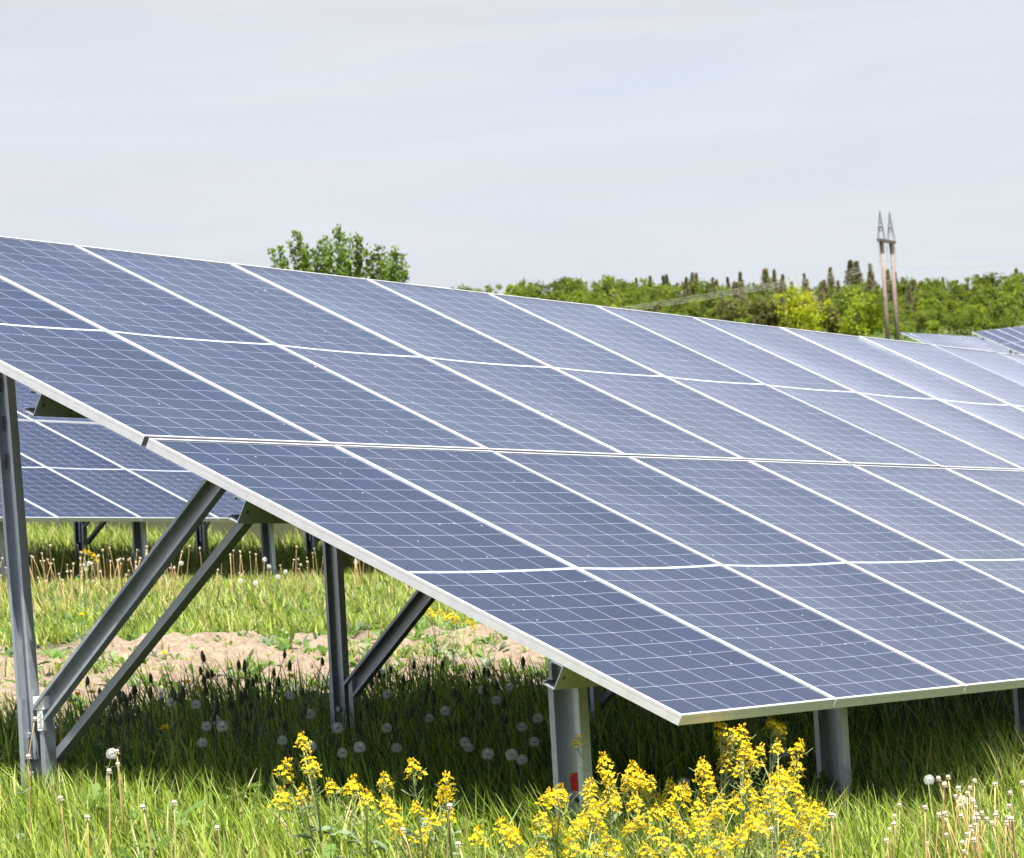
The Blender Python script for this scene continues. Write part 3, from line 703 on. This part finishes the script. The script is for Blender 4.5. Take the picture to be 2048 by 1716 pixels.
DL = ['tall yellow flowering plant leaning left of the middle post, leftmost of its group', 'short yellow flowering plant just below the leftmost tall one', 'slim plant with one small yellow head right of the leftmost tall one', 'thin plant with a single round yellow head below the middle post',
      'plant with two yellow heads side by side right of the single round head', 'yellow plant leaning left over the dark shade right of the middle post', 'upright plant with three yellow heads in front of the dark shade', 'yellow plant with pods, rightmost tall one before the dark shade',
      'low yellow plant near the bottom edge left of the bare middle', 'single low yellow head left of the front post at the bottom edge', 'low plant with three yellow heads near the front post foot']
for (bs, tp), lb in zip(LEFT, DL): rape(10.3, bs, tp, lb, GL)
RIGHT = [((1250, 1720), [(1155, 1480), (1207, 1520), (1265, 1535)], 10.95), ((1230, 1760), [(1210, 1550), (1180, 1570), (1255, 1560), (1222, 1578)], 10.9), ((1110, 1780), [(1120, 1583), (1098, 1592), (1083, 1640), (1112, 1650)], 10.5),
         ((1165, 1790), [(1150, 1660), (1165, 1640), (1185, 1625), (1200, 1650), (1140, 1690)], 10.5), ((1290, 1780), [(1280, 1555), (1300, 1562), (1290, 1585), (1322, 1600), (1270, 1600)], 10.9), ((1370, 1790), [(1340, 1570), (1365, 1580), (1410, 1545), (1405, 1528), (1420, 1570)], 10.8),
         ((1450, 1770), [(1440, 1452), (1445, 1480), (1457, 1500), (1450, 1520), (1470, 1470)], 11.2), ((1490, 1780), [(1485, 1465), (1490, 1500), (1503, 1520), (1480, 1535)], 10.9), ((1540, 1770), [(1555, 1452), (1542, 1445), (1562, 1458)], 11.4),
         ((1540, 1780), [(1520, 1500), (1555, 1490), (1598, 1492), (1590, 1530)], 11.1), ((1560, 1790), [(1560, 1545), (1572, 1560), (1590, 1572), (1600, 1600), (1545, 1560)], 10.7), ((1565, 1800), [(1540, 1580), (1555, 1600), (1570, 1620), (1580, 1640), (1600, 1650)], 10.6),
         ((1590, 1770), [(1625, 1610), (1642, 1620), (1630, 1645), (1610, 1625)], 10.6), ((1430, 1800), [(1400, 1610), (1440, 1605), (1470, 1600), (1430, 1630), (1390, 1640)], 10.6), ((1470, 1810), [(1405, 1650), (1500, 1640), (1520, 1650), (1480, 1670), (1465, 1682)], 10.4),
         ((1430, 1830), [(1440, 1680), (1450, 1700), (1400, 1700), (1420, 1712)], 10.3), ((1525, 1790), [(1510, 1600), (1540, 1640), (1515, 1622), (1495, 1575)], 10.7), ((1340, 1800), [(1350, 1640), (1340, 1612), (1310, 1622), (1365, 1660)], 10.6),
         ((1280, 1800), [(1280, 1640), (1302, 1660), (1258, 1652)], 10.5), ((1210, 1810), [(1212, 1680), (1232, 1700), (1190, 1702)], 10.3), ((1200, 1790), [(1180, 1600), (1230, 1600), (1202, 1612)], 10.7), ((1620, 1800), [(1618, 1690), (1570, 1695)], 10.3),
         ((1090, 1790), [(1085, 1700), (1060, 1715)], 10.2), ((1335, 1800), [(1290, 1700), (1330, 1690), (1360, 1705)], 10.3)]
DR = ['yellow flowering plant leaning left across the front post', 'yellow plant right of the red tape on the front post', 'yellow plant left of the front post covering the red tape', 'bushy yellow plant hiding the foot of the front post', 'yellow plant right of the front post with five close heads', 'yellow plant midway between front post and low panel corner',
      'tall yellow plant tucked under the low panel corner, in shade', 'tall upright yellow plant just right of the low panel corner', 'yellow plant touching the low panel edge left of the second front post', 'yellow plant with spreading heads left of the second front post', 'dense yellow plant on the right side of the flower clump', 'pale stemmed yellow plant in the right half of the clump',
      'yellow plant at the right end of the flower clump', 'yellow plant in the middle of the clump below the low corner', 'low spreading yellow plant in the middle of the clump', 'lowest yellow plant at the bottom edge below the panel corner', 'yellow plant with stacked heads in the centre right of the clump', 'yellow plant left of the clump centre with four heads',
      'low yellow plant with three heads right of the front post foot', 'low yellow plant at the bottom edge beside the front post', 'yellow plant close against the right side of the front post', 'two low yellow heads right of the clump at the bottom edge', 'low yellow heads left of the front post at the bottom edge', 'low yellow plant at the bottom edge left of the clump centre']
for (bs, tp, t), lb in zip(RIGHT, DR): rape(t, bs, tp, lb, 'yellow flowering plants clumped at the low panel corner')
for (px, py, lb) in ((880, 1222, 'small yellow plant beyond the bare soil behind the near row'), (912, 1236, 'low yellow plant beyond the soil, right of a similar one'), (178, 1104, 'tiny yellow plant in the shade of the second row')):
    p = hit(px, py, .3)
    if p is None: continue
    t = float(np.dot(p-CP, FW)); s = 9 if px < 300 else 22
    rape(t, (px, py+120), [(px, py), (px+s, py+6), (px-s, py-3), (px+s*1.6, py+16)], lb, 'distant yellow flowering plants', .8)

# ---------------------------------------------------------------- trees
BARK = plain('bark', (.10, .085, .07), .9, 0, .3, 3, .5)
L_OAK = leafmat('leaf_wood_green', (.115, .155, .018), (.19, .25, .016), objvar=.35, var=.3)
L_BIR = leafmat('leaf_bright_green', (.15, .20, .018), (.25, .32, .016), objvar=.3, var=.3)
L_CON = leafmat('conifer_needles', (.20, .19, .09), (.18, .17, .06), objvar=.35, var=.35, tw=.35)
L_YEL = leafmat('leaf_yellow_green', (.27, .295, .012), (.44, .48, .012), var=.3)
L_LIM = leafmat('leaf_lime_green', (.20, .25, .014), (.32, .40, .014), var=.3)
L_OLV = leafmat('leaf_olive', (.10, .10, .028), (.14, .13, .03), var=.3)
L_FAN = leafmat('leaf_fresh_green', (.11, .175, .018), (.20, .31, .018), var=.35)
def leaf_cloud(C, s, n, size, r_):
    """n leaf quads scattered about each clump centre"""
    k = len(C); P = np.repeat(C, n, 0)+r_.normal(size=(k*n, 3))*np.repeat(s, n)[:, None]*np.array([1, 1, .8])
    a = r_.normal(size=(k*n, 3)); a /= np.linalg.norm(a, axis=1)[:, None]
    b = np.cross(a, r_.normal(size=(k*n, 3))); b /= np.linalg.norm(b, axis=1)[:, None]
    sz = size*r_.uniform(.6, 1.3, (k*n, 1)); a = a*sz; b = b*sz*.6
    return np.stack([P-a-b*.2, P-b, P+a+b*.2, P+b], 1)
def crown_tree(seed, h, wd, leafm, name='deciduous_tree', clumps=70, n=26, size=.30, low=.05, label='x', cat='tree', group=None, loc=(0, 0, 0)):
    r_ = np.random.default_rng(seed); root = empty(name, loc, label, cat, group)
    C = []
    lobes = [(r_.uniform(-.55, .55, 2)*wd*.5, r_.uniform(.45, .86)*h, r_.uniform(.22, .36)*wd) for _ in range(9)]+[(np.zeros(2), h*.82, wd*.3), (np.zeros(2), h*.5, wd*.4), (np.zeros(2), h*.27, wd*.38)]
    while len(C) < clumps:
        xy, z, rad = lobes[r_.integers(len(lobes))]; d = r_.normal(size=3); d /= np.linalg.norm(d)
        p = np.array([xy[0], xy[1], z])+d*rad*r_.uniform(.55, 1.05)*np.array([1, 1, .85])
        if low*h < p[2] < h: C.append(p)
    C = np.array(C); V = leaf_cloud(C, r_.uniform(.035, .075, len(C))*wd, n, size, r_)
    quads('crown', V, leafm, root)
    m = MB(); m.tube([(0, 0, -.6), (.02*wd, 0, h*.3), (0, .02*wd, h*.55), (.01, 0, h*.8)], [h*.022, h*.017, h*.011, h*.004], 7)
    for i in range(7):
        c = C[r_.integers(len(C))]; z0 = h*r_.uniform(.22, .5); m.tube([(0, 0, z0), (c[0]*.5, c[1]*.5, (z0+c[2])*.5), tuple(c)], [h*.009, h*.006, h*.002], 5)
    m.build('trunk', BARK, root); return root
def conifer(seed, h, wd, label='x', group=None, dense=True):
    r_ = np.random.default_rng(seed); root = empty('conifer_tree', (0, 0, 0), label, 'tree', group); Vs = []
    for z in np.linspace(.16*h, .995*h, 32):
        rad = wd*.55*(1-(z/h))**1.2*r_.uniform(.75, 1.25)+.06
        for i in range(9):
            a = r_.uniform(0, 6.28); n = 7; t = r_.uniform(.15, 1, n)
            P = np.stack([np.cos(a)*rad*t, np.sin(a)*rad*t, z-t*rad*.25+r_.normal(size=n)*.12], -1)
            Vs.append(leaf_cloud(P, np.full(n, .06*wd/3), 3, .15, r_))
    quads('crown', np.concatenate(Vs), L_CON, root)
    m = MB(); m.tube([(0, 0, -.6), (0, 0, h*.5), (0, 0, h)], [h*.014, h*.008, .02], 6); m.build('trunk', BARK, root); return root
def copy_tree(o, loc, rz, s, label=None):
    c = o.copy(); COL.objects.link(c); c.location = loc; c.rotation_euler = (0, 0, rz); c.scale = s
    if label: c['label'] = label
    for ch in o.children: d = ch.copy(); COL.objects.link(d); d.parent = c
    return c
LW = 'green broadleaf tree in the wood on the far hillside'; LB = 'bright green birch like tree in the wood on the far hillside'; LC = 'dark brownish conifer rising above the wood on the skyline'
woods = [crown_tree(11+i, 10, 8.2, L_OAK, label=LW, group='broadleaf trees of the far wood') for i in range(4)]
birch = [crown_tree(31+i, 10, 6.6, L_BIR, label=LB, group='bright green trees of the far wood') for i in range(3)]
conif = [conifer(51+i, 13, (6.6, 8.6, 7.4)[i], LC, 'conifers on the skyline') for i in range(3)]
used = set()
def put(protos, i, x, y, s, label=None, hs=1.):
    p = protos[i]; z = tz(x, y); loc = (x, y, z-.2); rz = rr.uniform(0, 6.28); scl = (s, s, s*hs)
    if p.name not in used:
        used.add(p.name); p.location = loc; p.rotation_euler = (0, 0, rz); p.scale = scl
        if label: p['label'] = label
        return p
    return copy_tree(p, loc, rz, scl, label)
def polar(px, D):
    yaw = CYAW+math.atan((px-1024)/CF); return CP[0]+D*math.sin(yaw), CP[1]+D*math.cos(yaw)
def top_height(px, py, D):
    """tree height needed at sight line (px,py), distance D"""
    d = ray(px, py); k = D/math.hypot(d[0], d[1]); P = CP+k*d; return P[0], P[1], P[2]-tz(P[0], P[1])
sky_line = [(900, 577), (950, 578), (1000, 565), (1060, 560), (1150, 556), (1230, 556), (1300, 560), (1400, 566), (1500, 572), (1600, 572), (1700, 566), (1800, 562), (1850, 556), (1930, 550), (2048, 545), (2150, 542)]
def skyline(px): return float(np.interp(px, [a for a, b in sky_line], [b for a, b in sky_line]))
rows = [(900, 0, 44, .0), (850, 22, 44, .25), (800, 42, 44, .45), (750, 60, 42, .65), (700, 76, 40, .8)]
for D, drop, n, f in rows:
    for i in range(n):
        px = 935+(2180-935)*(i+rr.uniform(-.4, .4))/n; Dj = D+rr.uniform(-22, 22)
        x, y, h = top_height(px, skyline(px)+drop+rr.uniform(-7, 9), Dj)
        if h < 3: continue
        prot, lab = (woods, LW) if rr.random() < .62 else (birch, LB)
        s = max(.55, min(1.25, h/10)); put(prot, rr.randrange(len(prot)), x, y, s, hs=min(1.3, h/10/s))
for px, py in [(905, 565), (1190, 556), (1272, 547), (1300, 543), (1326, 542), (1333, 540), (1354, 556), (1384, 536), (1372, 545), (1392, 537), (1425, 546), (1433, 550), (1455, 545), (1480, 535), (1530, 528), (1548, 530), (1565, 540), (1608, 538), (1660, 526), (1700, 512), (1712, 514), (1740, 519), (1775, 530), (1790, 535), (1805, 545), (1830, 550), (1953, 540), (2032, 528), (1855, 548), (1885, 545), (1240, 550), (1118, 553), (2090, 532)]:
    x, y, h = top_height(px, py+9, 915+rr.uniform(-12, 12)); s = h/13; w_ = 1.6 if px in (1700, 1712, 1530) else rr.uniform(.9, 1.3)
    i = rr.randrange(3); o = put(conif, i, x, y, s*w_, hs=1/w_)
for i in range(24):
    px = rr.uniform(1400, 1850); D = rr.uniform(820, 900); x, y, h = top_height(px, rr.uniform(558, 580), D)
    w_ = rr.uniform(1.0, 1.5); put(conif, rr.randrange(3), x, y, h/13*w_, 'brownish conifer mixed in among the upper trees of the far wood', hs=1/w_)['group'] = 'conifers inside the far wood'
def single(px, py, D, wd, leafm, name, label, seed, clumps=90, n=34, size=.20, low=.1):
    x, y, h = top_height(px, py, D); return crown_tree(seed, h, wd, leafm, name, clumps, n, size, low, label, 'tree', None, (x, y, tz(x, y)-.1))
single(1590, 571, 430, 8.2, L_YEL, 'willow_tree', 'broad yellow tree in fresh leaf left of the concrete poles', 71)
single(1524, 592, 428, 4.6, L_OLV, 'willow_tree', 'olive brown bushy tree left of the broad yellow tree', 72)
single(1710, 578, 432, 6.4, L_LIM, 'willow_tree', 'lime green tree beside the concrete poles', 73)
single(1655, 612, 434, 3.6, L_OLV, 'willow_tree', 'small olive shrub between the yellow and the lime tree', 76, 50, 26)
single(1224, 597, 430, 2.5, L_YEL, 'willow_tree', 'small yellow bush peeping over the panels, far left of the poles', 74, 40, 26)
single(1300, 606, 428, 3.4, L_OLV, 'willow_tree', 'low brownish bush peeping over the panels right of the small yellow bush', 75, 40, 26)
single(1452, 600, 436, 4.6, L_OLV, 'willow_tree', 'brownish tree over the panels midway to the yellow tree', 77, 60, 26)

def fan_tree():
    """spreading young tree right behind the near row: fan of leafy upright shoots"""
    t = 100.; x, y, _ = top_height(682, 458, t); z0 = tz(x, y); r_ = np.random.default_rng(4)
    root = empty('fan_tree', (x, y, z0-.1), 'fresh green tree with upright leafy shoots standing alone behind the near row', 'tree')
    m = MB(); m.tube([(0, 0, -.3), (0, 0, .8), (.05, 0, 1.5)], [.13, .11, .09], 8); V = []
    base = np.array([0.05, 0, 1.4])
    tips = [(545, 503), (560, 500), (580, 488), (590, 462), (600, 476), (612, 492), (628, 500), (640, 484), (650, 478), (660, 492), (672, 462), (676, 458), (684, 470), (700, 480), (712, 474), (718, 476), (735, 500), (757, 495), (745, 512), (765, 508), (775, 512), (790, 497), (793, 508), (806, 512), (812, 540), (800, 545), (570, 520), (610, 510), (690, 500), (655, 505), (720, 515), (560, 525), (765, 530), (632, 516), (700, 525), (780, 528)]
    for j, (px, py) in enumerate(tips):
        tt = t+r_.uniform(-1.3, 1.3); T = CP+ray(px, py)*tt-np.array([x, y, z0-.1])
        B = base+np.array([T[0]*.18, T[1]*.18, r_.uniform(0, .6)]); mid = B*.45+T*.55+np.array([T[0]*.10, T[1]*.10, -.25])
        P = [B*(1-s)**2+2*mid*s*(1-s)+T*s*s for s in np.linspace(0, 1, 9)]
        m.tube([base]+P, [.05]+[.035*(1-.9*s) for s in np.linspace(0, 1, 9)], 5)
        for s in np.linspace(.22, 1, 30):
            p = B*(1-s)**2+2*mid*s*(1-s)+T*s*s; wd = .13*(1.1-s)+.016
            k = 6 if s < .85 else 4
            V.append(leaf_cloud((p+r_.normal(size=(k, 3))*wd), np.full(k, .05), 4, .06, r_))
    quads('crown', np.concatenate(V), L_FAN, root); m.build('trunk', BARK, root)
fan_tree()

# ---------------------------------------------------------------- transmission portal and cables
CONC = plain('weathered_concrete', (.21, .165, .14), .85, 0, .15, 1.2, .3)
CONB = plain('rusty_crossarm', (.13, .085, .06), .8, 0, .25, 2)
GSTL = plain('lattice_steel', (.09, .10, .13), .6, .3, .1, 2)
WIRE = plain('aluminium_cable', (.44, .43, .41), .6, .2, .05, 1)
INSU = plain('insulator_glass', (.22, .27, .30), .3, 0, .1, 2)
def pylon():
    D = 430.
    A = at(1763.7, 492, D); a0 = at(1771.6, 673, D)
    B = at(1783.2, 493.7, D+3.6); zb = min(tz(A[0], A[1]), tz(B[0], B[1]))-1
    root = empty('power_pylon', (A[0], A[1], zb), 'tall twin pole concrete power pylon with two lattice peaks above the wood', 'pylon')
    o = np.array([A[0], A[1], zb])
    for nm, P in (('pole', A), ('pole', B)):
        m = MB(); q = P-o; m.tube([(q[0], q[1], 0), (q[0], q[1], q[2]*.5), (q[0], q[1], q[2]+.2)], [.30, .26, .215], 14); m.build(nm, CONC, root, True)
        m = MB(); m.tube([(q[0], q[1], q[2]-.9), (q[0], q[1], q[2]-.1), (q[0], q[1], q[2]+.5)], [.23, .27, .32], 12); m.build('pole_cap', CONB, root)
    ax = (B-A)*np.array([1, 1, 0]); ax /= np.linalg.norm(ax); side = np.array([-ax[1], ax[0], 0])
    E0 = A-o-ax*1.35+np.array([0, 0, .62]); E1 = B-o+ax*1.35+np.array([0, 0, .62])
    m = MB(); m.sweep([(-.17, -.17), (.17, -.17), (.17, .17), (-.17, .17)], E0, E1, side, np.array([0, 0, 1.])); m.build('crossarm', CONB, root)
    for P in (A-o, B-o):
        m = MB(); z0 = P[2]+.8; hh = 3.45; w0 = .36; ap = np.array([P[0], P[1], z0+hh])
        cor = [np.array([P[0], P[1], z0])+RT*sx_*w0*np.array([1, 1, 0])+ax*sy_*w0 for sx_, sy_ in ((-1, -1), (1, -1), (1, 1), (-1, 1))]
        for c in cor: m.tube([c, ap], [.045, .032], 4)
        lv = [.30, .44, .56, .68, .80, .90]
        for i, s in enumerate(lv):
            rg = [c*(1-s)+ap*s for c in cor]
            for k in range(4): m.tube([rg[k], rg[(k+1) % 4]], .034, 4)
            if i == 0:
                for k in range(4): m.tube([rg[k], (cor[(k+1) % 4]*(1-lv[1])+ap*lv[1])], .028, 4)
        m.build('lattice_peak', GSTL, root)
    att = []
    for P in (E0-ax*-.1, (E0+E1)*.5, E1-ax*.1):
        m = MB(); q = P-np.array([0, 0, .17]); n = 14; m.tube([q, q-np.array([0, 0, 2.6])], .02, 5)
        for k in range(n): c = q-np.array([0, 0, .5+k*.14]); m.tube([c, c-np.array([0, 0, .06])], [.10, .13], 8)
        m.build('insulator_string', INSU, root); att.append(P-np.array([0, 0, 2.85])+o)
    # cables: sag to the next pylons on both sides
    names = ['power cable on the near end of the crossarm, uppermost over the wood', 'power cable on the middle of the crossarm over the wood', 'power cable on the far end of the crossarm, lowest over the wood']
    sd = -side if np.dot(side, RT) > 0 else side
    for P, lb in zip(att, names):
        for_ = []
        for s in np.linspace(-190, 190, 61):
            a = abs(s); z = -.082*a+.00041*a*a
            dirv = sd if s > 0 else sd
            for_.append(P+dirv*s+np.array([0, 0, z]))
        m = MB(); m.tube(for_, .022, 5); me = m.build('power_cable', WIRE, None, True); tag(me, lb, 'cable', 'cables of the power pylon')
    for P, lb in ((A, 'thin earth wire from the left lattice peak across the sky'), (B, 'thin earth wire from the right lattice peak across the sky')):
        tp = P+np.array([0, 0, .8+3.45]); m = MB(); m.tube([tp+sd*s+np.array([0, 0, -.06*abs(s)+.0003*s*s]) for s in np.linspace(-190, 190, 41)], .0022, 4)
        tag(m.build('earth_wire', WIRE, None), lb, 'cable', 'cables of the power pylon')
pylon()
